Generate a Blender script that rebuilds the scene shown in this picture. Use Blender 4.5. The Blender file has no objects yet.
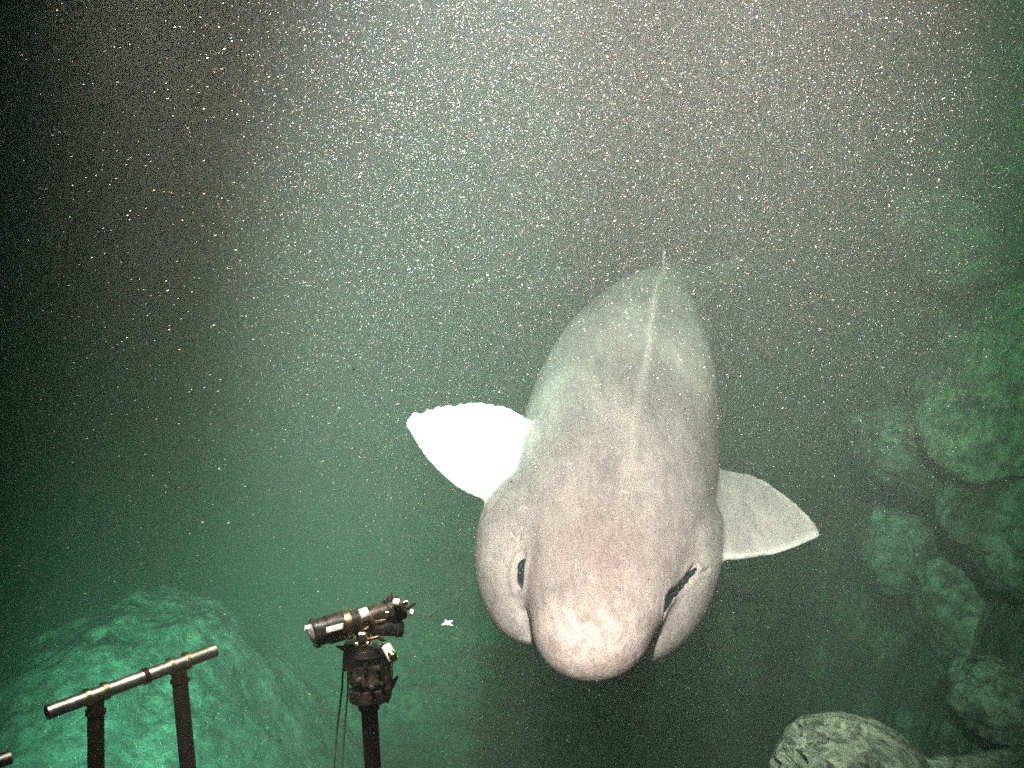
import bpy, bmesh, math, random
import numpy as np
from mathutils import Vector, Matrix, Euler, noise
from mathutils.bvhtree import BVHTree

random.seed(7)
rng = np.random.default_rng(7)
scene = bpy.context.scene
C = scene.collection
R = math.radians

# ------------------------------------------------------------------ camera
CAM = Vector((0.0, 0.0, 4.0))
PITCH = R(20)
F = 1098.0                                   # focal length in pixels of the 1024 px frame
FWD = Vector((0, math.cos(PITCH), -math.sin(PITCH)))
UP = Vector((0, math.sin(PITCH), math.cos(PITCH)))
RIGHT = Vector((1, 0, 0))
cd = bpy.data.cameras.new('camera')
cam = bpy.data.objects.new('camera', cd)
C.objects.link(cam)
cam.location = CAM
cam.rotation_euler = (R(90) - PITCH, 0, 0)
cd.sensor_width = 36.0
cd.lens = 36.0 * F / 1024.0
cd.clip_start = 0.05
cd.clip_end = 200
scene.camera = cam


def at(px, py, depth):
    """a point seen at pixel px,py at a distance along the optical axis"""
    return CAM + FWD * depth + RIGHT * ((px - 512) / F * depth) - UP * ((py - 384) / F * depth)


# ------------------------------------------------------------------ world, sun, lamps, exposure
scene.render.engine = 'CYCLES'
scene.cycles.use_denoising = False
scene.cycles.volume_bounces = 1
scene.cycles.max_bounces = 5
scene.cycles.diffuse_bounces = 2
scene.cycles.sample_clamp_indirect = 4
scene.view_settings.view_transform = 'Standard'
scene.view_settings.look = 'None'
scene.view_settings.exposure = 0.0
scene.view_settings.gamma = 1.0

world = bpy.data.worlds.new("World")
scene.world = world
world.use_nodes = True
wn = world.node_tree.nodes
bg = wn['Background']
sky = wn.new('ShaderNodeTexSky')
sky.sky_type = 'NISHITA'
sky.sun_disc = False
sky.sun_elevation = R(40)
sky.sun_rotation = R(200)
world.node_tree.links.new(sky.outputs[0], bg.inputs['Color'])
bg.inputs['Strength'].default_value = 0.0006     # hundreds of metres of sea above: next to nothing arrives


def lamp(name, loc, target, power, size_deg, blend, radius, col=(1.0, 0.93, 0.86)):
    """one of the submersible's flood lights, standing on its boom outside the frame"""
    ld = bpy.data.lights.new(name, 'SPOT')
    ld.energy = power
    ld.spot_size = R(size_deg)
    ld.spot_blend = blend
    ld.shadow_soft_size = radius
    ld.color = col
    o = bpy.data.objects.new(name, ld)
    C.objects.link(o)
    o.location = loc
    d = Vector(target) - Vector(loc)
    o.rotation_euler = d.to_track_quat('-Z', 'Y').to_euler()
    return o


WARM, GREEN, DIM = (1.0, 0.64, 0.64), (0.42, 1.0, 0.76), (0.78, 1.0, 0.60)
LAMPS = [
    # name, location, target, power, cone, blend, radius, colour
    ('key_lamp', (0.02, 0.40, 4.90), (0.30, 3.0, 2.72), 2900, 43, 0.6, 0.05, (1.0, 0.555, 0.62)),
    ('beam_lamp', (0.36, 0.60, 4.75), (0.62, 3.4, 4.30), 340, 52, 0.9, 0.05, (0.92, 0.80, 0.82)),
    ('column_lamp', (0.18, 0.75, 5.05), (-0.60, 4.3, 2.04), 2900, 24, 1.0, 0.05, (0.92, 0.86, 0.88)),
    ('high_lamp', (0.40, 0.60, 5.7), (0.60, 4.2, 2.8), 1800, 22, 1.0, 0.05, (1.0, 0.62, 0.66)),
    ('ground_lamp', (-0.75, 0.95, 2.55), (-1.10, 4.2, 1.50), 940, 46, 1.0, 0.05, GREEN),
    ('side_lamp', (0.95, 0.90, 4.75), (2.50, 5.2, 2.45), 900, 38, 1.0, 0.05, DIM),
    ('highlight_lamp', (-0.36, 1.22, 4.20), (-0.30, 1.36, 3.05), 330, 40, 0.6, 0.14, (1.0, 0.70, 0.64)),  # unseen lamp added for highlights on the rail and camera mast
]
for a in LAMPS:
    lamp(*a)


# ------------------------------------------------------------------ helpers
def tag(o, label=None, cat=None, group=None, kind=None):
    if label: o['label'] = label
    if cat: o['category'] = cat
    if group: o['group'] = group
    if kind: o['kind'] = kind
    return o


def link_mesh(name, me, mats, parent=None, smooth=True):
    o = bpy.data.objects.new(name, me)
    C.objects.link(o)
    for m in (mats if isinstance(mats, (list, tuple)) else [mats]):
        me.materials.append(m)
    if smooth:
        me.polygons.foreach_set('use_smooth', [True] * len(me.polygons))
    if parent is not None:
        o.parent = parent
        o.matrix_parent_inverse = Matrix.Translation(parent.location).inverted()
    return o


def build(name, bm, mats, parent=None, smooth=True):
    me = bpy.data.meshes.new(name)
    bmesh.ops.recalc_face_normals(bm, faces=bm.faces)
    bm.to_mesh(me)
    bm.free()
    o = link_mesh(name, me, mats, parent, smooth)
    if smooth:
        me.update()
        try:
            me.set_sharp_from_angle(angle=R(40))
        except Exception:
            pass
    return o


def empty(name, loc):
    o = bpy.data.objects.new(name, None)
    o.empty_display_size = 0.05
    C.objects.link(o)
    o.location = loc
    return o


def frame_for(d):
    d = d.normalized()
    a = Vector((0, 0, 1)) if abs(d.z) < 0.9 else Vector((0, 1, 0))
    u = d.cross(a).normalized()
    v = d.cross(u).normalized()
    return u, v


def add_tube(bm, pts, radii, n=18, cap=True):
    pts = [Vector(p) for p in pts]
    if not isinstance(radii, (list, tuple)):
        radii = [radii] * len(pts)
    rings = []
    u = None
    for i, p in enumerate(pts):
        d = (pts[min(i + 1, len(pts) - 1)] - pts[max(i - 1, 0)])
        if u is None:
            u, v = frame_for(d)
        else:
            dn = d.normalized()
            u = (u - dn * u.dot(dn)).normalized()
            v = dn.cross(u).normalized()
        rings.append([bm.verts.new(p + (u * math.cos(2 * math.pi * k / n) + v * math.sin(2 * math.pi * k / n)) * radii[i]) for k in range(n)])
    for a, b in zip(rings, rings[1:]):
        for k in range(n):
            bm.faces.new((a[k], a[(k + 1) % n], b[(k + 1) % n], b[k]))
    if cap:
        bm.faces.new(rings[0][::-1])
        bm.faces.new(rings[-1])


def add_profile(bm, p0, p1, prof, n=20):
    """lathe: prof = [(t along p0-p1, radius)]"""
    p0, p1 = Vector(p0), Vector(p1)
    d = p1 - p0
    u, v = frame_for(d)
    rings = []
    for t, r in prof:
        c = p0 + d * t
        rings.append([bm.verts.new(c + (u * math.cos(2 * math.pi * k / n) + v * math.sin(2 * math.pi * k / n)) * max(r, 1e-5)) for k in range(n)])
    for a, b in zip(rings, rings[1:]):
        for k in range(n):
            bm.faces.new((a[k], a[(k + 1) % n], b[(k + 1) % n], b[k]))
    bm.faces.new(rings[0][::-1])
    bm.faces.new(rings[-1])


def add_box(bm, c, ax, ay, az, bevel=0.0):
    """box with centre c and half-axis vectors"""
    c = Vector(c)
    vs = []
    for sx in (-1, 1):
        for sy in (-1, 1):
            for sz in (-1, 1):
                vs.append(bm.verts.new(c + ax * sx + ay * sy + az * sz))
    q = [(0, 1, 3, 2), (4, 6, 7, 5), (0, 4, 5, 1), (2, 3, 7, 6), (0, 2, 6, 4), (1, 5, 7, 3)]
    fs = [bm.faces.new([vs[i] for i in f]) for f in q]
    if bevel:
        es = set(e for f in fs for e in f.edges)
        bmesh.ops.bevel(bm, geom=list(es), offset=bevel, segments=2, affect='EDGES', profile=0.7)


# ------------------------------------------------------------------ materials
def new_mat(name):
    m = bpy.data.materials.new(name)
    m.use_nodes = True
    nt = m.node_tree
    b = nt.nodes['Principled BSDF']
    return m, nt, b


def ramp(nt, fac, stops):
    r = nt.nodes.new('ShaderNodeValToRGB')
    els = r.color_ramp.elements
    els[0].position, els[0].color = stops[0][0], (*stops[0][1], 1)
    els[1].position, els[1].color = stops[-1][0], (*stops[-1][1], 1)
    for p, c in stops[1:-1]:
        e = els.new(p)
        e.color = (*c, 1)
    nt.links.new(fac, r.inputs['Fac'])
    return r.outputs['Color']


def tex_noise(nt, coord, scale, detail=6, rough=0.6, dist=0.0):
    n = nt.nodes.new('ShaderNodeTexNoise')
    n.inputs['Scale'].default_value = scale
    n.inputs['Detail'].default_value = detail
    n.inputs['Roughness'].default_value = rough
    n.inputs['Distortion'].default_value = dist
    nt.links.new(coord, n.inputs['Vector'])
    return n.outputs['Fac']


def bump(nt, h, strength, dist, prev=None):
    b = nt.nodes.new('ShaderNodeBump')
    b.inputs['Strength'].default_value = strength
    b.inputs['Distance'].default_value = dist
    nt.links.new(h, b.inputs['Height'])
    if prev is not None:
        nt.links.new(prev, b.inputs['Normal'])
    return b.outputs['Normal']


def mix(nt, fac, a, b, mode='MIX'):
    m = nt.nodes.new('ShaderNodeMix')
    m.data_type = 'RGBA'
    m.blend_type = mode
    if isinstance(fac, float):
        m.inputs[0].default_value = fac
    else:
        nt.links.new(fac, m.inputs[0])
    for sock, v in ((m.inputs[6], a), (m.inputs[7], b)):
        if isinstance(v, tuple):
            sock.default_value = (*v, 1)
        else:
            nt.links.new(v, sock)
    return m.outputs[2]


def geo_pos(nt):
    g = nt.nodes.new('ShaderNodeNewGeometry')
    return g


def rock_material(name, dark, mid, pale, scale=1.0, sed=0.5, sand=(0.62, 0.64, 0.56)):
    m, nt, b = new_mat(name)
    g = geo_pos(nt)
    pos = g.outputs['Position']
    n1 = tex_noise(nt, pos, 2.6 * scale, 9, 0.68, 0.5)
    n2 = tex_noise(nt, pos, 14 * scale, 6, 0.7, 0.2)
    n3 = tex_noise(nt, pos, 9.5 * scale, 7, 0.75, 0.8)
    sx = nt.nodes.new('ShaderNodeSeparateXYZ')
    nt.links.new(g.outputs['Normal'], sx.inputs[0])
    ad = nt.nodes.new('ShaderNodeMath'); ad.operation = 'MULTIPLY_ADD'
    nt.links.new(sx.outputs['Z'], ad.inputs[0]); ad.inputs[1].default_value = sed; nt.links.new(n3, ad.inputs[2])
    base = ramp(nt, n1, [(0.36, dark), (0.50, mid), (0.62, pale)])
    cover = ramp(nt, ad.outputs[0], [(0.50 + sed * .72, (0, 0, 0)), (0.60 + sed * .80, (1, 1, 1))])
    base = mix(nt, cover, base, sand)
    spots = ramp(nt, n2, [(0.38, (0.18, 0.18, 0.18)), (0.58, (1, 1, 1))])
    col = mix(nt, 0.85, base, spots, 'MULTIPLY')
    nt.links.new(col, b.inputs['Base Color'])
    b.inputs['Roughness'].default_value = 0.95
    b.inputs['Specular IOR Level'].default_value = 0.1
    nrm = bump(nt, n2, 0.9, 0.04)
    nrm = bump(nt, tex_noise(nt, pos, 60, 4, 0.7), 0.6, 0.01, nrm)
    nt.links.new(nrm, b.inputs['Normal'])
    return m


M_ground = rock_material('silted_rock', (0.07, 0.075, 0.07), (0.24, 0.26, 0.24), (0.50, 0.50, 0.46), 1.3, 0.45)
M_rock = rock_material('outcrop_rock', (0.06, 0.06, 0.055), (0.22, 0.22, 0.20), (0.46, 0.45, 0.41), 1.0)
M_pale = rock_material('pale_rock', (0.10, 0.10, 0.09), (0.34, 0.33, 0.27), (0.54, 0.52, 0.42), 1.5, 0.4, (0.60, 0.58, 0.47))


def metal_mat(name, col, rough, metallic=1.0, wear=None, rel=0.2):
    m, nt, b = new_mat(name)
    g = geo_pos(nt)
    n = tex_noise(nt, g.outputs['Position'], 70, 5, 0.65)
    c = ramp(nt, n, [(0.40, tuple(v * 0.55 for v in col)), (0.60, col)]) if wear is None else ramp(nt, n, [(0.50, col), (0.62, wear)])
    nt.links.new(c, b.inputs['Base Color'])
    b.inputs['Metallic'].default_value = metallic
    b.inputs['Roughness'].default_value = rough
    nt.links.new(bump(nt, n, rel, 0.002), b.inputs['Normal'])
    return m


M_steel = metal_mat('worn_steel', (0.60, 0.54, 0.50), 0.34, 1.0, None, 0.03)
M_darksteel = metal_mat('dark_stained_steel', (0.012, 0.006, 0.005), 0.25, 0.3)
M_black = metal_mat('black_housing', (0.012, 0.011, 0.012), 0.22, 0.0, (0.05, 0.035, 0.03))
M_brass = metal_mat('bright_clamp_metal', (0.85, 0.62, 0.38), 0.25)
M_white = metal_mat('white_plastic', (0.80, 0.76, 0.70), 0.35, 0.0)
M_cable = metal_mat('cable_rubber', (0.10, 0.11, 0.07), 0.6, 0.0)
M_glass = metal_mat('lens_glass', (0.75, 0.72, 0.70), 0.08, 0.6)


# ------------------------------------------------------------------ seafloor
def fbm(x, y, z, o=5, h=0.9, l=2.1):
    return noise.fractal(Vector((x, y, z)), h, l, o)


def sstep(a, b, x):
    t = min(1, max(0, (x - a) / (b - a)))
    return t * t * (3 - 2 * t)


def ground_h(x, y):
    h = -1.4 + 0.25 * fbm(x * 0.35, y * 0.35, 3.1)
    # the rounded mound in front on the left
    dx, dy = (x + 1.75) / 1.30, (y - 4.15) / 1.7
    if y < 4.15: dy *= 0.55
    if x < -1.75: dx *= 0.62
    m = math.exp(-(dx * dx + dy * dy) ** 1.25)
    h += (2.82 if x > -1.75 else 2.82 - 0.22 * sstep(0, 1, (-1.75 - x) / .8)) * m
    # ledge on the right in front, rising cliff behind it
    l = sstep(0.75, 1.7, x + 0.15 * fbm(y, x, 9)) * (1 - sstep(3.2, 4.0, y))
    h += 2.7 * l
    c = sstep(1.45, 3.2, x - 0.12 * (y - 5) + 0.30 * fbm(x * 0.8, y * 0.8, 5)) * sstep(3.2, 4.6, y)
    h += 4.4 * c
    r = fbm(x * 1.6, y * 1.6, 0.7, 7)
    rg = 1 - abs(noise.noise(Vector((x * 2.3, y * 2.3, 4.0)))) * 2
    amp = 0.07 + 0.03 * m + 0.16 * c - 0.03 * l
    h += amp * 0.8 * r + 0.05 * (rg - 0.5) * (0.5 + m + c)
    h += (0.018 + 0.012 * m) * fbm(x * 7, y * 7, 2.0, 5)
    h -= 0.10 * m * max(0, noise.noise(Vector((x * 3.1, y * 3.1, 8.0))) - 0.15)
    # a flat shelf of pale sand in the right foreground
    w = sstep(1.0, 1.4, x) * (1 - sstep(2.9, 3.6, x)) * (1 - sstep(3.22, 3.45, y + 0.06 * fbm(x * 2, 1, 1))) * sstep(1.8, 2.3, y)
    h = h * (1 - w) + w * (1.45 + 0.012 * fbm(x * 4, y * 4, 6) + 0.05 * (x - 1.9))
    return h


def grid_axis(lo, hi, d0, a, b, grow=1.12):
    xs = list(np.arange(a, b + 1e-6, d0))
    s, v = d0, a
    left = []
    while v > lo:
        s *= grow; v -= s; left.append(max(v, lo))
    s, v = d0, b
    right = []
    while v < hi:
        s *= grow; v += s; right.append(min(v, hi))
    return left[::-1] + xs + right


xs = grid_axis(-25, 25, 0.03, -3.4, 4.6)
ys = grid_axis(-6, 30, 0.03, 2.2, 8.0)
nx, ny = len(xs), len(ys)
gv = [(x, y, ground_h(x, y)) for y in ys for x in xs]
gf = [(j * nx + i, j * nx + i + 1, (j + 1) * nx + i + 1, (j + 1) * nx + i) for j in range(ny - 1) for i in range(nx - 1)]
me = bpy.data.meshes.new('seafloor')
me.from_pydata(gv, [], gf)
tag(link_mesh('seafloor', me, M_ground), kind='structure')


# ------------------------------------------------------------------ boulders
def boulder(name, c, rad, rot, seed, mat, label, amp=0.15, sub=5, pits=0.0, slot=1.0, group=None):
    bm = bmesh.new()
    bmesh.ops.create_icosphere(bm, subdivisions=sub, radius=1.0)
    mr = Euler(rot).to_matrix()
    off = Vector((seed * 3.7, seed * 1.3, seed * 2.9))
    for v in bm.verts:
        p = v.co.normalized()
        q = p * 1.1 + off
        d = amp * noise.fractal(q, 0.8, 2.1, 6)
        cell = noise.voronoi(p * 1.7 + off)[0]
        d -= amp * 0.55 * max(0, 0.32 - (cell[1] - cell[0])) * 2.0      # cracks between blocks
        d += 0.07 * amp * noise.fractal(q * 6, 0.8, 2.1, 3)
        if pits:
            n = noise.fractal(Vector((p.x * 1.3 + p.z * .8, p.y * 1.9 * slot, p.z * 2.0 * slot)) + off, 0.9, 2.0, 4)
            d -= pits * min(0.16, max(0, n - 0.10)) * 0.9
        pp = p * (1 + d)
        v.co = mr @ Vector((pp.x * rad[0], pp.y * rad[1], pp.z * rad[2]))
    o = build(name, bm, mat)
    o.location = c
    tag(o, label, 'rock', group)
    return o


G = 'boulders of the outcrop on the right'
boulder('boulder', at(1045, 372, 5.2), (0.68, 0.50, 0.34), (0.2, -0.62, 0.2), 1, M_pale,
        'big rounded green-grey boulder at the right edge, highest clear one of the outcrop', amp=0.09, group=G)
boulder('boulder', at(1035, 468, 5.2), (0.52, 0.40, 0.22), (0.1, -0.75, 0.2), 2, M_rock,
        'slanting boulder under the big rounded one, below the dark crevice', amp=0.10, group=G)
boulder('boulder', at(940, 240, 6.6), (0.40, 0.5, 0.28), (0.1, 0.3, 0.2), 3, M_rock,
        'faint far rock knob, topmost rock of the outcrop', group=G)
boulder('boulder', at(925, 455, 5.9), (0.40, 0.45, 0.24), (0, 0.3, 0.6), 4, M_rock,
        'dim low rock left of the slanting boulder', group=G)
boulder('boulder', at(985, 612, 5.9), (0.38, 0.40, 0.28), (0.1, -0.2, 0.9), 5, M_rock,
        'mottled boulder with dark hollows above the pale sand', amp=0.18, pits=0.5, group=G)
boulder('boulder', at(905, 550, 6.5), (0.30, 0.35, 0.22), (0.3, 0.1, 0.1), 6, M_rock,
        'small dark rock to the left of the hollowed boulder', group=G)
boulder('boulder', at(1040, 545, 5.2), (0.34, 0.35, 0.30), (0.3, 0.4, 1.1), 7, M_rock,
        'dark rock cut by the right edge between sand and outcrop', group=G)
boulder('boulder', at(1012, 702, 5.1), (0.30, 0.3, 0.13), (0.1, 0.1, 0.4), 8, M_rock,
        'flat low rock lying behind the pale sand', group=G)
boulder('pale_rock', at(868, 812, 3.35), (0.33, 0.36, 0.21), (0.0, 0.52, -0.15), 11, M_pale,
        'pale rock with dark pits at the bottom edge, right of the shark', amp=0.055, sub=6, pits=1.4, slot=2.4)


# ------------------------------------------------------------------ the shark
H = 1.36                                     # how far its axis swims below the camera
ZA = CAM.z - H


def row_y(py, z=ZA):
    a = PITCH + math.atan((py - 384) / F)
    return (CAM.z - z) / math.tan(a)


def spine_pt(s):
    """axis of the body: s metres behind the tip of the snout"""
    keys = [(0, 0.155, 2.00), (0.5, 0.235, 2.49), (1.0, 0.305, 2.98), (1.6, 0.395, 3.58), (2.2, 0.50, 4.17),
            (2.8, 0.63, 4.75), (3.3, 0.75, 5.23), (3.8, 0.93, 5.68), (4.4, 1.24, 6.18)]
    for (s0, x0, y0), (s1, x1, y1) in zip(keys, keys[1:]):
        if s <= s1:
            t = (s - s0) / (s1 - s0)
            return Vector((x0 + (x1 - x0) * t, y0 + (y1 - y0) * t, ZA - 0.10 * max(0, s - 2.6) ** 1.5))
    return Vector((keys[-1][1], keys[-1][2], ZA))


def interp(keys, s):
    return float(np.interp(s, [k[0] for k in keys], [k[1] for k in keys]))


W_ = [(0, .01), (.02, .065), (.06, .105), (.12, .130), (.2, .154), (.3, .178), (.45, .215), (.6, .245), (.8, .285), (1.0, .305), (1.3, .318),
      (1.6, .318), (1.9, .308), (2.2, .274), (2.5, .228), (2.8, .18), (3.1, .14), (3.4, .115), (3.8, .07), (4.2, .035), (4.4, .015)]
T_ = [(0, .01), (.02, .045), (.06, .07), (.12, .09), (.2, .105), (.35, .135), (.6, .185), (.9, .225), (1.3, .255), (1.7, .265),
      (2.1, .245), (2.6, .20), (3.1, .15), (3.4, .12), (3.8, .08), (4.2, .045), (4.4, .02)]
B_ = [(0, .01), (.02, .05), (.06, .075), (.12, .095), (.2, .11), (.35, .16), (.6, .22), (.9, .27), (1.3, .29), (1.7, .28),
      (2.1, .25), (2.6, .20), (3.1, .15), (3.4, .12), (3.8, .08), (4.2, .045), (4.4, .02)]


def smooth_interp(keys, s):
    r = min(.22, s * .45)
    return sum(interp(keys, s + r * k / 4) * (5 - abs(k)) for k in range(-4, 5)) / 25


bm = bmesh.new()
NS, NR = 150, 64
ss = [4.4 * (i / (NS - 1)) ** 1.35 for i in range(NS)]
rings = []
for i, s in enumerate(ss):
    c = spine_pt(s)
    d = (spine_pt(min(4.4, s + .15)) - spine_pt(max(0, s - .15))).normalized()
    sd = Vector((d.y, -d.x, 0)).normalized()
    w, t, b_ = smooth_interp(W_, s), smooth_interp(T_, s), smooth_interp(B_, s)
    ring = []
    for k in range(NR):
        a = 2 * math.pi * k / NR
        ca, sa = math.cos(a), math.sin(a)
        e = 0.88
        x = math.copysign(abs(ca) ** e, ca) * w
        z = math.copysign(abs(sa) ** 0.95, sa) * (t if sa > 0 else b_)
        ring.append(bm.verts.new(c + sd * x + Vector((0, 0, z))))
    rings.append(ring)
for a, b_ in zip(rings, rings[1:]):
    for k in range(NR):
        bm.faces.new((a[k], a[(k + 1) % NR], b_[(k + 1) % NR], b_[k]))
bm.faces.new(rings[0][::-1]); bm.faces.new(rings[-1])


def ellipsoid(bm, c, r, rot, sub=4):
    r_ = bmesh.ops.create_icosphere(bm, subdivisions=sub, radius=1.0)
    m = Euler(rot).to_matrix()
    for v in r_['verts']:
        v.co = Vector(c) + m @ Vector((v.co.x * r[0], v.co.y * r[1], v.co.z * r[2]))


# jaw and cheek swellings on either side of the snout
def head_pt(s, side, dz):
    c = spine_pt(s)
    return c + Vector((side, -side * 0.12, dz))


ellipsoid(bm, head_pt(.575, -.190, -.052), (.156, .36, .150), (0.10, 0.25, 0.02))
ellipsoid(bm, head_pt(.60, .156, -.080), (.145, .38, .150), (0.10, -0.25, -0.34))
ellipsoid(bm, head_pt(.165, .0, -.004), (.138, .185, .110), (0.0, 0, -0.15))      # blunt lobe of the snout


def fin(bm, lead, trail, tips, thick0, thick1, n=36, m=14):
    """fin from root to tip between a leading and a trailing polyline (same count)"""
    def samp(pl, t):
        u = t * (len(pl) - 1); i = min(int(u), len(pl) - 2); f = u - i
        return pl[i].lerp(pl[i + 1], f)
    def smoothpl(pl):
        out = [samp(pl, t) for t in np.linspace(0, 1, n)]
        for _ in range(14):
            out = [out[0]] + [(a + b * 2 + c) / 4 for a, b, c in zip(out, out[1:], out[2:])] + [out[-1]]
        return out
    L, T = smoothpl(lead), smoothpl(trail)
    nrm = (L[n // 2] - L[0]).cross(T[0] - L[0]).normalized()
    top, bot = [], []
    for i in range(n):
        rt, rb = [], []
        for j in range(m):
            u = j / (m - 1)
            p = L[i].lerp(T[i], u)
            prof = (math.sqrt(max(0, 1 - (1 - min(u * 3.5, 1)) ** 2))) * (1 - 0.72 * u)
            th = (thick0 + (thick1 - thick0) * i / (n - 1)) * max(prof, 0.30)
            rt.append(bm.verts.new(p + nrm * th)); rb.append(bm.verts.new(p - nrm * th))
        top.append(rt); bot.append(rb)
    for i in range(n - 1):
        for j in range(m - 1):
            bm.faces.new((top[i][j], top[i + 1][j], top[i + 1][j + 1], top[i][j + 1]))
            bm.faces.new((bot[i][j], bot[i][j + 1], bot[i + 1][j + 1], bot[i + 1][j]))
        bm.faces.new((top[i][0], bot[i][0], bot[i + 1][0], top[i + 1][0]))
        bm.faces.new((top[i][-1], top[i + 1][-1], bot[i + 1][-1], bot[i][-1]))
    for i in (0, n - 1):
        for j in range(m - 1):
            f = (top[i][j], top[i][j + 1], bot[i][j + 1], bot[i][j])
            bm.faces.new(f if i == 0 else f[::-1])


def pl(*pts):
    return [at(*p) for p in pts]


# left pectoral fin, lifted and facing the lamps
LEFT_FIN = (pl((530, 505, 3.12), (488, 503, 3.05), (455, 488, 3.00), (425, 458, 2.98), (405, 424, 3.00)),
            pl((560, 440, 3.30), (526, 417, 3.24), (500, 400, 3.16), (448, 403, 3.08), (409, 413, 3.02)))
fin(bm, *LEFT_FIN, None, .022, .009)
# right pectoral fin, lying flatter
RIGHT_FIN = (pl((690, 560, 2.92), (727, 560, 2.90), (758, 559, 2.90), (792, 549, 2.93), (821, 536, 3.00)),
             pl((690, 462, 3.40), (722, 470, 3.36), (758, 476, 3.30), (793, 500, 3.16), (817, 524, 3.04)))
fin(bm, *RIGHT_FIN, None, .022, .009)


# dorsal fin far back, edge-on to the camera, and the tail fin trailing off to the right
def sp(s, dz, dx=0):
    return spine_pt(s) + Vector((dx, 0, dz))


fin(bm, [sp(2.60, .10, .05), sp(2.72, .16, .045), sp(2.84, .215, .035), sp(2.95, .25, .02)], [sp(3.20, .06, .03), sp(3.18, .12, .02), sp(3.18, .18, .01), sp(3.08, .24, .01)], None, .014, .007)
fin(bm, [sp(3.5, -.14), sp(3.8, .03), sp(4.2, .10, -.05), sp(4.4, .13, .08)], [sp(3.9, -.20), sp(4.2, -.10), sp(4.4, .0, .0), sp(4.4, .07, .12)], None, .014, .007)
fin(bm, [sp(3.7, -.22), sp(3.9, -.30), sp(4.1, -.40)], [sp(4.2, -.2), sp(4.2, -.26), sp(4.25, -.40)], None, .014, .008)

bmesh.ops.recalc_face_normals(bm, faces=bm.faces)
FINE = BVHTree.FromBMesh(bm)
tmp_me = bpy.data.meshes.new('tmp')
bm.to_mesh(tmp_me); bm.free()
tmp = bpy.data.objects.new('tmp', tmp_me)
C.objects.link(tmp)
md = tmp.modifiers.new('r', 'REMESH')
md.mode = 'VOXEL'
md.voxel_size = 0.0065
bpy.context.view_layer.update()
dg = bpy.context.evaluated_depsgraph_get()
shark_me = bpy.data.meshes.new_from_object(tmp.evaluated_get(dg))
bpy.data.objects.remove(tmp)
shark_me.name = 'shark'
nv = len(shark_me.vertices)
V = np.empty(nv * 3, dtype=np.float64)
shark_me.vertices.foreach_get('co', V); V = V.reshape(-1, 3)
E = np.empty(len(shark_me.edges) * 2, dtype=np.int64)
shark_me.edges.foreach_get('vertices', E); E = E.reshape(-1, 2)
deg = np.bincount(E.ravel(), minlength=nv).astype(float)[:, None]


def nbr_mean(V):
    S = np.zeros_like(V)
    for c in range(3):
        S[:, c] = np.bincount(E[:, 0], V[E[:, 1], c], minlength=nv) + np.bincount(E[:, 1], V[E[:, 0], c], minlength=nv)
    return S / deg


for it in range(10):                                # Taubin smoothing: no voxel steps, no shrinking
    V = V + 0.5 * (nbr_mean(V) - V)
    V = V - 0.52 * (nbr_mean(V) - V)
hw = np.clip((3.05 - V[:, 1]) / .25, 0, 1)[:, None]
hw *= (np.abs(V[:, 0] - (0.20 + (V[:, 1] - 2) * .15)) < .40)[:, None]
for it in range(36):                                # flesh flows over the joins of head and jaw
    V = V + 0.5 * hw * (nbr_mean(V) - V)
cxs = np.interp(V[:, 1], [2.0, 2.49, 2.98, 3.58, 4.17], [.155, .235, .305, .395, .50])
wxs = np.interp((V[:, 1] - 2.0) / .985, [k[0] for k in W_], [k[1] for k in W_])
fw = (np.clip((np.abs(V[:, 0] - cxs) - wxs - .01) / .05, 0, 1) * (V[:, 1] < 3.7))[:, None]
for k in np.where(fw[:, 0] > 0)[0]:                 # the fins are smooth sheets: take the voxel steps out
    p, _, _, dist = FINE.find_nearest(Vector(V[k]))
    if p is not None and dist < .02:
        V[k] += (np.array(p) - V[k]) * fw[k, 0]
for it in range(3):
    V = V + 0.3 * fw * (nbr_mean(V) - V)
for it in range(4):                                 # soften creases a little
    V = V + 0.3 * (nbr_mean(V) - V)

shark_me.vertices.foreach_set('co', V.ravel()); shark_me.update()


def hit(bvh, px, py):
    d = (at(px, py, 1.0) - CAM).normalized()
    r = bvh.ray_cast(CAM, d)
    return r[0], r[1]


POLYS = [tuple(p.vertices) for p in shark_me.polygons]
bv = BVHTree.FromPolygons([tuple(v) for v in V], POLYS)
N = np.empty(nv * 3); shark_me.vertices.foreach_get('normal', N); N = N.reshape(-1, 3)


def groove(poly, width, depth, up=0.0, raise_w=2.2):
    """press a groove along a polyline on the skin, with a raised lip"""
    global V
    pts = []
    for a, b in zip(poly, poly[1:]):
        for t in np.linspace(0, 1, 8):
            h = hit(bv, a[0] + (b[0] - a[0]) * t, a[1] + (b[1] - a[1]) * t)[0]
            if h is not None: pts.append(np.array(h))
    if not pts: return None
    P = np.array(pts)
    ctr = P.mean(0); rad = np.linalg.norm(P - ctr, axis=1).max() + width * raise_w * 2
    idx = np.where(np.linalg.norm(V - ctr, axis=1) < rad)[0]
    D = np.min(np.linalg.norm(V[idx][:, None] - P[None], axis=2), axis=1)
    g = np.exp(-(D / width) ** 2)
    lip = np.exp(-((D - width * raise_w * .8) / (width * .7)) ** 2)
    V[idx] += N[idx] * (-depth * g + up * lip)[:, None]
    return P


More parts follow.
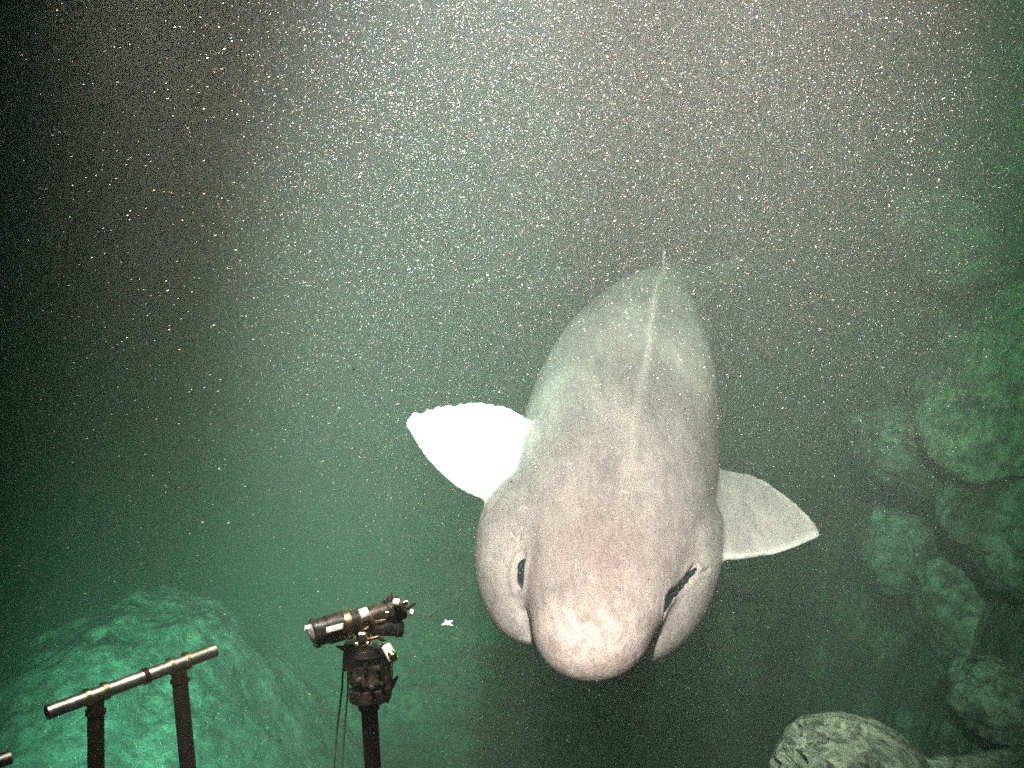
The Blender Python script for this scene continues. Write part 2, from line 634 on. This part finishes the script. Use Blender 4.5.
# eye sockets, spiracles, the cut of the mouth between snout and cheeks
groove([(523, 560), (520, 572), (521, 585)], .012, .013, .007, 2.2)
groove([(511, 533), (518, 540)], .006, .016, .002)
groove([(516, 541), (519, 535)], .005, .012)
groove([(696, 568), (688, 578)], .010, .018, .003)
groove([(688, 578), (677, 590), (672, 594)], .009, .020, .003)
groove([(672, 594), (667, 602), (664, 614)], .012, .024, .003)
groove([(699, 574), (709, 569)], .005, .008, .002)
groove([(523, 612), (526, 622), (529, 636)], .012, .012)
groove([(656, 640), (654, 648), (652, 660)], .010, .006)
groove([(529, 592), (540, 586), (560, 583)], .020, .0035)
groove([(600, 581), (628, 588), (645, 600)], .020, .003)
groove([(496, 500), (482, 515)], .014, .006)
for _ in range(16):                                 # wrinkles running round the head and shoulders
    cx_, cy_ = random.uniform(535, 690), random.uniform(430, 575)
    ln = random.uniform(12, 34)
    groove([(cx_ - ln, cy_ + random.uniform(-3, 5)), (cx_, cy_), (cx_ + ln, cy_ + random.uniform(-3, 6))], .006, random.uniform(.0010, .0022))
# low dorsal ridge
idx = np.arange(nv)
sc_ = np.linspace(.45, 3.2, 140)
RP = np.array([[spine_pt(s).x + interp([(.45, .045), (.9, .06), (1.35, .08), (2, .068), (2.8, .05), (3.2, .02)], s), spine_pt(s).y] for s in sc_])
near = np.where((V[:, 2] > ZA + .06) & (V[:, 1] > 2.4) & (V[:, 1] < 5.4))[0]
D = np.full(len(near), 9.0); SB = np.zeros(len(near))
for s, p in zip(sc_, RP):
    d = np.hypot(V[near, 0] - p[0], V[near, 1] - p[1]); m_ = d < D
    D[m_] = d[m_]; SB[m_] = s
V[near, 2] += 0.020 * np.exp(-(D / .022) ** 2) * np.clip((SB - .45) / .9, 0, 1)
ridge = np.zeros(nv); ridge[near] = np.exp(-(D / .016) ** 2) * np.clip((SB - .45) / .9, 0, 1)
# skin folds and dents
for i in range(nv):
    x, y, z = V[i]
    n = noise.fractal(Vector((x * 7, y * 2.2, z * 7)), 0.9, 2.1, 4)
    V[i] += N[i] * n * 0.0018 * (1 - fw[i, 0])
E_ = [a_.lerp(b_, t) for a_, b_ in zip(LEFT_FIN[1][1:], LEFT_FIN[1][2:]) for t in np.linspace(0, 1, 24)]
E_ = np.array([list(p) for p in E_])
ix = np.where(fw[:, 0] > .3)[0]
dE = np.min(np.linalg.norm(V[ix][:, None] - E_[None], axis=2), axis=1)
for k, d_ in zip(ix, dE):
    if d_ < .05:
        V[k] -= np.array(UP) * .010 * math.exp(-(d_ / .022) ** 2) * (abs(noise.noise(Vector((V[k][0] * 34, 2, 0)))) * 2.2)
shark_me.vertices.foreach_set('co', V.ravel()); shark_me.update()


# how pale the skin is: pale fins and snout, left fin whitened further for lamp glare
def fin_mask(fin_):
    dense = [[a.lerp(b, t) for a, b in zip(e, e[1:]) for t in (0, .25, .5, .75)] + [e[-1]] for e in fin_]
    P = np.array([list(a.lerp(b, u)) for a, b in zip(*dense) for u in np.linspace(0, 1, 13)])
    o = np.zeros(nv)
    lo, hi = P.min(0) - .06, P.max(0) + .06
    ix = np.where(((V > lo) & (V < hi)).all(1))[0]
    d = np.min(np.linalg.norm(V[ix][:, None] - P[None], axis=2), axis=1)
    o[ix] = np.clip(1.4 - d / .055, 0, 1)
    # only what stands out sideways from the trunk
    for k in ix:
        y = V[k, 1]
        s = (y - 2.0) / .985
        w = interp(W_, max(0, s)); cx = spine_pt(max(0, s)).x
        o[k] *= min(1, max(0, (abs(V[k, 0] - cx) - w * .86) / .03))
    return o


pale_glare_l, pale_r = fin_mask(LEFT_FIN), fin_mask(RIGHT_FIN)
snout_c = np.array(hit(bv, 590, 635)[0])
ds = np.linalg.norm(V - snout_c, axis=1)
snout = np.array([np.exp(-(d_ / .135) ** 2) * (0.75 + 0.45 * noise.noise(Vector(v_) * 11)) if d_ < .4 else 0 for d_, v_ in zip(ds, V)])
dark_c = np.array(hit(bv, 600, 545)[0])
dd = np.linalg.norm((V - dark_c) * np.array([1, .8, 1]), axis=1)
patch = np.exp(-(dd / .20) ** 2)
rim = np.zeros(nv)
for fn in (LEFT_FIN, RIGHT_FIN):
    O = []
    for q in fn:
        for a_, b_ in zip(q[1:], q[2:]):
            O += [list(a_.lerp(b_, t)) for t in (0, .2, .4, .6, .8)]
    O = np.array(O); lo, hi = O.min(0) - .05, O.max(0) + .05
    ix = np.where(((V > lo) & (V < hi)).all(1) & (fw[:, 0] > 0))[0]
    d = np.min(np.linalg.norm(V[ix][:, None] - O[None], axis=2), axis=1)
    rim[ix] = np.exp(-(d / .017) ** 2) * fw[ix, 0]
for nm, arr in (('rim', rim), ('pale', np.clip(pale_glare_l + pale_r * .12, 0, 1)), ('snout', snout), ('patch', patch), ('ridge', ridge)):
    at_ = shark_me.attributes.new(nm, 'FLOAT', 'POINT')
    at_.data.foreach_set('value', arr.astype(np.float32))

m, nt, b = new_mat('shark_skin')
g = geo_pos(nt)
pos = g.outputs['Position']


def attr(nt, nm):
    a = nt.nodes.new('ShaderNodeAttribute'); a.attribute_name = nm
    return a.outputs['Fac']


mp = nt.nodes.new('ShaderNodeMapping'); mp.inputs['Scale'].default_value = (1.0, 0.30, 1.0)
nt.links.new(pos, mp.inputs['Vector'])
n_big = tex_noise(nt, mp.outputs[0], 8, 6, 0.62, 0.3)
n_mid = tex_noise(nt, mp.outputs[0], 42, 5, 0.7, 0.4)
n_fine = tex_noise(nt, mp.outputs[0], 160, 4, 0.7)
col = ramp(nt, n_big, [(0.34, (0.29, 0.235, 0.238)), (0.5, (0.39, 0.318, 0.315)), (0.64, (0.50, 0.41, 0.40))])
col = mix(nt, attr(nt, 'patch'), col, (0.285, 0.205, 0.20))
col = mix(nt, attr(nt, 'snout'), col, ramp(nt, n_mid, [(0.36, (0.28, 0.20, 0.185)), (0.60, (0.42, 0.325, 0.295))]))
col = mix(nt, attr(nt, 'pale'), col, ramp(nt, n_mid, [(0.30, (0.76, 0.74, 0.72)), (0.45, (0.88, 0.87, 0.86))]))  # left fin's overexposed white is put into the skin colour
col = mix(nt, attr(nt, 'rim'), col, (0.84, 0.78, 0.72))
rm = nt.nodes.new('ShaderNodeMath'); rm.operation = 'MULTIPLY'; rm.inputs[1].default_value = 0.85
nt.links.new(attr(nt, 'ridge'), rm.inputs[0])
col = mix(nt, rm.outputs[0], col, (0.66, 0.54, 0.50))
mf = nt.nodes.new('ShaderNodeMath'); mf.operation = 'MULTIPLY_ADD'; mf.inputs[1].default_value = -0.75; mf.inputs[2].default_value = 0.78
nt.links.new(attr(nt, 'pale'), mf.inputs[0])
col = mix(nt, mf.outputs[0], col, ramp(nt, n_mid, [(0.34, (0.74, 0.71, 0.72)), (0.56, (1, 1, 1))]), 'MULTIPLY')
scr = ramp(nt, tex_noise(nt, mp.outputs[0], 26, 2, 0.5, 1.6), [(0.495, (0, 0, 0)), (0.503, (1, 1, 1)), (0.511, (0, 0, 0))])
s2 = nt.nodes.new('ShaderNodeMath'); s2.operation = 'MULTIPLY'; s2.inputs[1].default_value = 0.6
nt.links.new(scr, s2.inputs[0])
col = mix(nt, s2.outputs[0], col, (0.55, 0.50, 0.46))
blot = ramp(nt, tex_noise(nt, mp.outputs[0], 3.2, 5, 0.7, 0.6), [(0.44, (0.74, 0.73, 0.76)), (0.56, (1, 1, 1))])
col = mix(nt, mf.outputs[0], col, blot, 'MULTIPLY')
nt.links.new(col, b.inputs['Base Color'])
b.inputs['Roughness'].default_value = 0.62
b.inputs['Specular IOR Level'].default_value = 0.15
nrm = bump(nt, n_mid, 0.5, 0.007)
nrm = bump(nt, n_fine, 0.5, 0.002, nrm)
nt.links.new(nrm, b.inputs['Normal'])
M_skin = m

shark = empty('shark', spine_pt(1.2) - Vector((0, 0, .3)))
tag(shark, 'large pale grey-pink shark swimming head-on towards the viewer, pectoral fins spread', 'shark')
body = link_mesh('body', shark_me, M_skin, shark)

bv = BVHTree.FromPolygons([tuple(v) for v in V], POLYS)     # the finished skin
M_eye = metal_mat('eye', (0.004, 0.010, 0.018), 0.12, 0.0, (0.006, 0.014, 0.022), 0.0)
for pts, r in (([(525, 558), (522, 565), (521, 573), (521, 580), (523, 588)], .0135), ([(697, 567), (690, 575), (684, 583), (676, 590), (671, 597), (666, 604), (664, 610), (664, 617)], .0112)):
    P = []
    for p in pts:
        h, n = hit(bv, *p)
        P.append(h - n * (0.0070 if len(pts) < 6 else 0.0060))
    bm = bmesh.new()
    add_tube(bm, P, [r * .25] + [r * (.78 if i % 2 and len(P) > 5 else 1.0) for i in range(len(P) - 2)] + [r * .25], 12)
    build('eye', bm, M_eye, shark)

# ------------------------------------------------------------------ handrail of the submersible, bottom left
rail = empty('handrail', at(140, 900, 1.5))
tag(rail, 'shiny steel T-shaped handrail on two dark posts in the lower left', 'handrail')
A, B = at(46, 713, 1.42), at(216, 650, 1.58)
bm = bmesh.new()
add_profile(bm, A, B, [(0, .0080), (.006, .0096), (.30, .0096), (.56, .0093), (.80, .0093), (.994, .0093), (1, .0080)], 28)
build('top_bar', bm, M_steel, rail)
for t, px2, py2, dep in ((.27, 97, 900, 1.46), (.76, 200, 900, 1.50)):
    top = A.lerp(B, t)
    foot = at(px2, py2, dep)
    foot = top + (foot - top) * 2.2
    bm = bmesh.new()
    add_tube(bm, [top - (top - foot).normalized() * .008, top.lerp(foot, .5), foot], .0110, 22)
    leg = build('post', bm, M_darksteel, rail)
    ax = (B - A).normalized()
    for o_ in (-.011, .013):
        bm = bmesh.new()
        add_tube(bm, [top + ax * (o_ - .0028), top + ax * (o_ + .0028)], .0122, 24)
        build('clamp', bm, M_brass, rail)
    bm = bmesh.new()
    q = top + (foot - top).normalized() * .020
    add_tube(bm, [q, q + (foot - top).normalized() * .006], .0135, 22)
    build('collar', bm, M_darksteel, rail)
bm = bmesh.new()
add_tube(bm, [A.lerp(B, .545), A.lerp(B, .575)], .0112, 24)
build('ring', bm, M_darksteel, rail)

# end of a second bar, cut by the corner of the picture
bar = empty('steel_bar', at(-40, 790, 1.3))
tag(bar, 'end of a second steel bar cut off by the bottom left corner', 'bar')
bm = bmesh.new()
p0, p1 = at(11, 757, 1.40), at(-110, 800, 1.30)
add_profile(bm, p0, p1, [(0, .0075), (.01, .0092), (1, .0092)], 24)
build('tube', bm, M_steel, bar)

# ------------------------------------------------------------------ instrument on its mast
D0 = 1.45
px = D0 / F
inst = empty('camera_mast', at(372, 900, D0))
tag(inst, 'black underwater camera and pan-tilt head with bright clamps on a dark pole', 'underwater camera')


def I(x, y, d=0.0):
    return at(x, y, D0 + d)


def tube(name, pts, r, mat, n=20, parent=None):
    bm = bmesh.new()
    add_tube(bm, pts, r, n)
    return build(name, bm, mat, parent or inst)


def lathe(name, p0, p1, prof, mat, n=26, parent=None):
    bm = bmesh.new()
    add_profile(bm, p0, p1, prof, n)
    return build(name, bm, mat, parent or inst)


tube('pole', [I(368, 690), I(373, 770), I(384, 1000)], .0112, M_darksteel)
tube('pole_collar', [I(368.5, 702), I(369, 709)], .0145, M_darksteel)
# pan-tilt head: stepped barrel with lugs
lathe('pan_housing', I(366, 646), I(371, 703), [(0, .018), (.04, .023), (.16, .0245), (.17, .021), (.30, .021), (.31, .0255), (.62, .0265), (.63, .023), (.72, .023), (.73, .029), (.93, .028), (1, .019)], M_black)
bm = bmesh.new()
add_box(bm, I(352, 655, -.004), RIGHT * .009, UP * .018, FWD * .016, .002)
build('bracket', bm, M_black, inst)
bm = bmesh.new()
add_box(bm, I(386, 668, .002), RIGHT * .008, UP * .030, FWD * .014, .002)
build('bracket', bm, M_black, inst)
for a_, b_, w_ in (((380, 700), (398, 676), .006), ((378, 690), (392, 690), .008), ((350, 650), (336, 646), .004), ((384, 690), (388, 703), .006)):
    d = I(*b_) - I(*a_)
    bm = bmesh.new()
    add_profile(bm, I(*a_), I(*b_), [(0, w_), (.6, w_ * .8), (1, w_ * .25)], 8)
    build('lug', bm, M_black, inst)
tube('connector', [I(386, 646, -.02), I(394, 660, -.03)], .0068, M_white)
lathe('connector', I(390, 652, -.03), I(396, 660, -.035), [(0, .004), (.5, .006), (1, .003)], M_brass)
bm = bmesh.new()
add_box(bm, I(365, 669, -.0275), RIGHT * .0022, UP * .0075, FWD * .002, .0006)
build('label_strip', bm, M_brass, inst)
for q in ((378, 668), (371, 687), (381, 683), (358, 680)):
    lathe('bolt', I(q[0], q[1], -.022), I(q[0] + 1, q[1] + 1, -.034), [(0, .0028), (.7, .0028), (1, .0018)], M_steel, 10)
# yoke between the head and the camera barrel
tube('yoke', [I(363, 650, -.012), I(363, 622, -.012)], [.0105, .0085], M_brass)
tube('yoke_ring', [I(360, 638, -.013), I(366, 638, -.013)], .0125, M_black)
tube('yoke_ring', [I(356, 646, -.013), I(371, 645, -.013)], .0085, M_brass)
tube('strap', [I(368, 640, -.02), I(378, 637, -.024), I(384, 641, -.02)], .0032, M_brass, 10)
# the camera barrel (left) and its rear half
lathe('camera_housing', I(312, 634, -.03), I(360, 621, -.005), [(0, .0175), (.03, .0195), (.10, .0195), (.11, .0175), (.30, .0175), (.31, .019), (.62, .019), (.63, .0165), (1, .016)], M_black)
lathe('lens', I(309, 635, -.032), I(314, 633.5, -.029), [(0, .006), (.4, .013), (1, .0145)], M_glass)
lathe('camera_housing', I(366, 621, .0), I(404, 606, .022), [(0, .013), (.05, .0165), (.35, .0165), (.36, .0145), (.55, .0145), (.56, .017), (.95, .0165), (1, .012)], M_black)
lathe('lower_barrel', I(370, 628, -.004), I(402, 629, .012), [(0, .006), (.08, .0098), (.8, .0098), (.82, .0115), (1, .0105)], M_black)
tube('band', [I(344, 625.5, -.016), I(350, 624, -.013)], .0192, M_brass, 26)
tube('band', [I(359, 621, -.010), I(364, 619.7, -.007)], .0165, M_brass, 26)
tube('knob', [I(360, 616, -.022), I(368, 613, -.018)], .0085, M_white, 16)
bm = bmesh.new()
add_box(bm, I(335, 628, -.040), (I(343, 626, -.036) - I(326, 630.5, -.043)) * .5, UP * .0035, FWD * .0025, .001)
build('label_strip', bm, M_white, inst)
tube('tip', [I(305, 628, -.03), I(309, 628, -.028)], .0036, M_white, 12)
lathe('lug', I(389, 606, .01), I(391, 592, .01), [(0, .0055), (.5, .0045), (1, .0012)], M_black, 10)
lathe('lug', I(400, 611, .015), I(416, 603, .01), [(0, .006), (.6, .003), (1, .0008)], M_black, 10)
tube('connector', [I(393, 602, -.005), I(399, 603, -.005)], .0052, M_white, 12)
tube('connector', [I(404, 603, .0), I(408, 602, .0)], .0034, M_brass, 12)
tube('connector', [I(410, 612, .0), I(413, 613, .0)], .0042, M_white, 12)
tube('connector', [I(386, 613, -.014), I(389, 613, -.014)], .0030, M_brass, 10)
tube('connector', [I(319, 634, -.046), I(320, 638, -.046)], .0030, M_brass, 10)
tube('connector', [I(375, 622, -.018), I(386, 620, -.012)], .0020, M_brass, 10)
# two thin cables hanging from the head
tube('cable', [I(344, 652, .01), I(342, 690, .012), I(337, 730, .012), I(331, 800, .012), I(322, 1000, .012)], .0013, M_cable, 8)
tube('cable', [I(348, 656, .01), I(348, 690, .008), I(345, 725, .008), I(339, 800, .008), I(332, 1000, .008)], .0013, M_cable, 8)

# ------------------------------------------------------------------ a small four-armed creature by the shark's head
bm = bmesh.new()
cc = at(447, 623, 2.0)
for a, ln, th in ((.35, .011, .0030), (2.0, .008, .0034), (3.5, .010, .0026), (5.2, .007, .0036), (5.9, .012, .0020)):
    dirv = RIGHT * math.cos(a) + UP * math.sin(a) * .8 + FWD * .5 * math.sin(3 * a)
    add_profile(bm, cc - dirv * .001, cc + dirv * ln, [(0, th), (.5, th * .9), (.85, th * .6), (1, th * .2)], 8)
m_, nt_, b_m = new_mat('pale_jelly')
b_m.inputs['Base Color'].default_value = (.82, .78, .72, 1)
b_m.inputs['Roughness'].default_value = .4
tag(build('drifting_creature', bm, m_), 'tiny white star-shaped creature drifting left of the snout', 'sea creature')

# ------------------------------------------------------------------ marine snow
NP = 640000
u = rng.random((NP * 5, 3))
dep = 1.0 + (4.6 - 1.0) * u[:, 0] ** (1 / 2.3)
X = (u[:, 1] * 2 - 1) * 0.60 * dep
Yv = (u[:, 2] * 2 - 1) * 0.46 * dep
keep = rng.random(NP * 5) < (0.07 + 0.93 * np.clip((Yv / dep + .22) / .50, 0, 1) ** 1.5)      # thins out towards the bottom
dep, X, Yv = dep[keep][:NP], X[keep][:NP], Yv[keep][:NP]
NP = len(dep)
Pw = np.array(CAM)[None] + dep[:, None] * np.array(FWD)[None] + X[:, None] * np.array(RIGHT)[None] + Yv[:, None] * np.array(UP)[None]
size = 0.00024 * np.exp(np.clip(rng.normal(0, .34, NP), -1, .75))
tet = np.array([[1, 1, 1], [1, -1, -1], [-1, 1, -1], [-1, -1, 1]]) / 1.0
q = rng.normal(size=(NP, 4)); q /= np.linalg.norm(q, axis=1)[:, None]
w, x, y, z = q.T
Rm = np.stack([np.stack([1 - 2 * (y * y + z * z), 2 * (x * y - z * w), 2 * (x * z + y * w)], -1),
               np.stack([2 * (x * y + z * w), 1 - 2 * (x * x + z * z), 2 * (y * z - x * w)], -1),
               np.stack([2 * (x * z - y * w), 2 * (y * z + x * w), 1 - 2 * (x * x + y * y)], -1)], -2)
T = np.einsum('nij,kj->nki', Rm, tet)
drift = np.array(RIGHT * .88 + UP * .42 + FWD * .2); drift /= np.linalg.norm(drift)
el = 0.8 + 2.6 * rng.random(NP)                      # flakes are stringy, strung out along the current
T += (T @ drift)[:, :, None] * drift[None, None] * el[:, None, None]
T = T * size[:, None, None] + Pw[:, None]
me = bpy.data.meshes.new('marine_snow')
me.vertices.add(NP * 4); me.vertices.foreach_set('co', T.reshape(-1))
F_ = (np.array([[0, 1, 2], [0, 3, 1], [0, 2, 3], [1, 3, 2]])[None] + 4 * np.arange(NP)[:, None, None]).reshape(-1)
me.loops.add(NP * 12); me.loops.foreach_set('vertex_index', F_)
me.polygons.add(NP * 4); me.polygons.foreach_set('loop_start', np.arange(0, NP * 12, 3))
me.update(calc_edges=True)
m_, nt_, b_m = new_mat('snow_flake')
gg = geo_pos(nt_)
c_ = ramp(nt_, gg.outputs['Random Per Island'], [(0, (.62, .24, .40)), (.18, (.24, .55, .22)), (.36, (.26, .34, .66)), (.54, (.66, .46, .22)), (.72, (.50, .50, .48)),
                                                 (.90, (.60, .58, .54)), (1, (.85, .85, .82))])
nt_.links.new(c_, b_m.inputs['Base Color'])
b_m.inputs['Roughness'].default_value = .5
tag(link_mesh('marine_snow', me, m_, smooth=False), 'pale flecks of marine snow drifting in the lamp beams', 'marine snow', kind='stuff')

# ------------------------------------------------------------------ the water itself
bm = bmesh.new()
bmesh.ops.create_cube(bm, size=1.0)
for v in bm.verts:
    v.co = Vector((v.co.x * 54, 11 + v.co.y * 42, 1.2 + v.co.z * 8.6))
m_ = bpy.data.materials.new('turbid_water')
m_.use_nodes = True
nt_ = m_.node_tree
nt_.nodes.clear()
out = nt_.nodes.new('ShaderNodeOutputMaterial')
pv = nt_.nodes.new('ShaderNodeVolumePrincipled')
pv.inputs['Color'].default_value = (0.18, 0.20, 0.19, 1)
pv.inputs['Absorption Color'].default_value = (0.16, 0.80, 0.46, 1)
pv.inputs['Density'].default_value = 0.30
pv.inputs['Anisotropy'].default_value = 0.15
nt_.links.new(pv.outputs[0], out.inputs['Volume'])
tag(build('haze', bm, m_, smooth=False), kind='stuff')
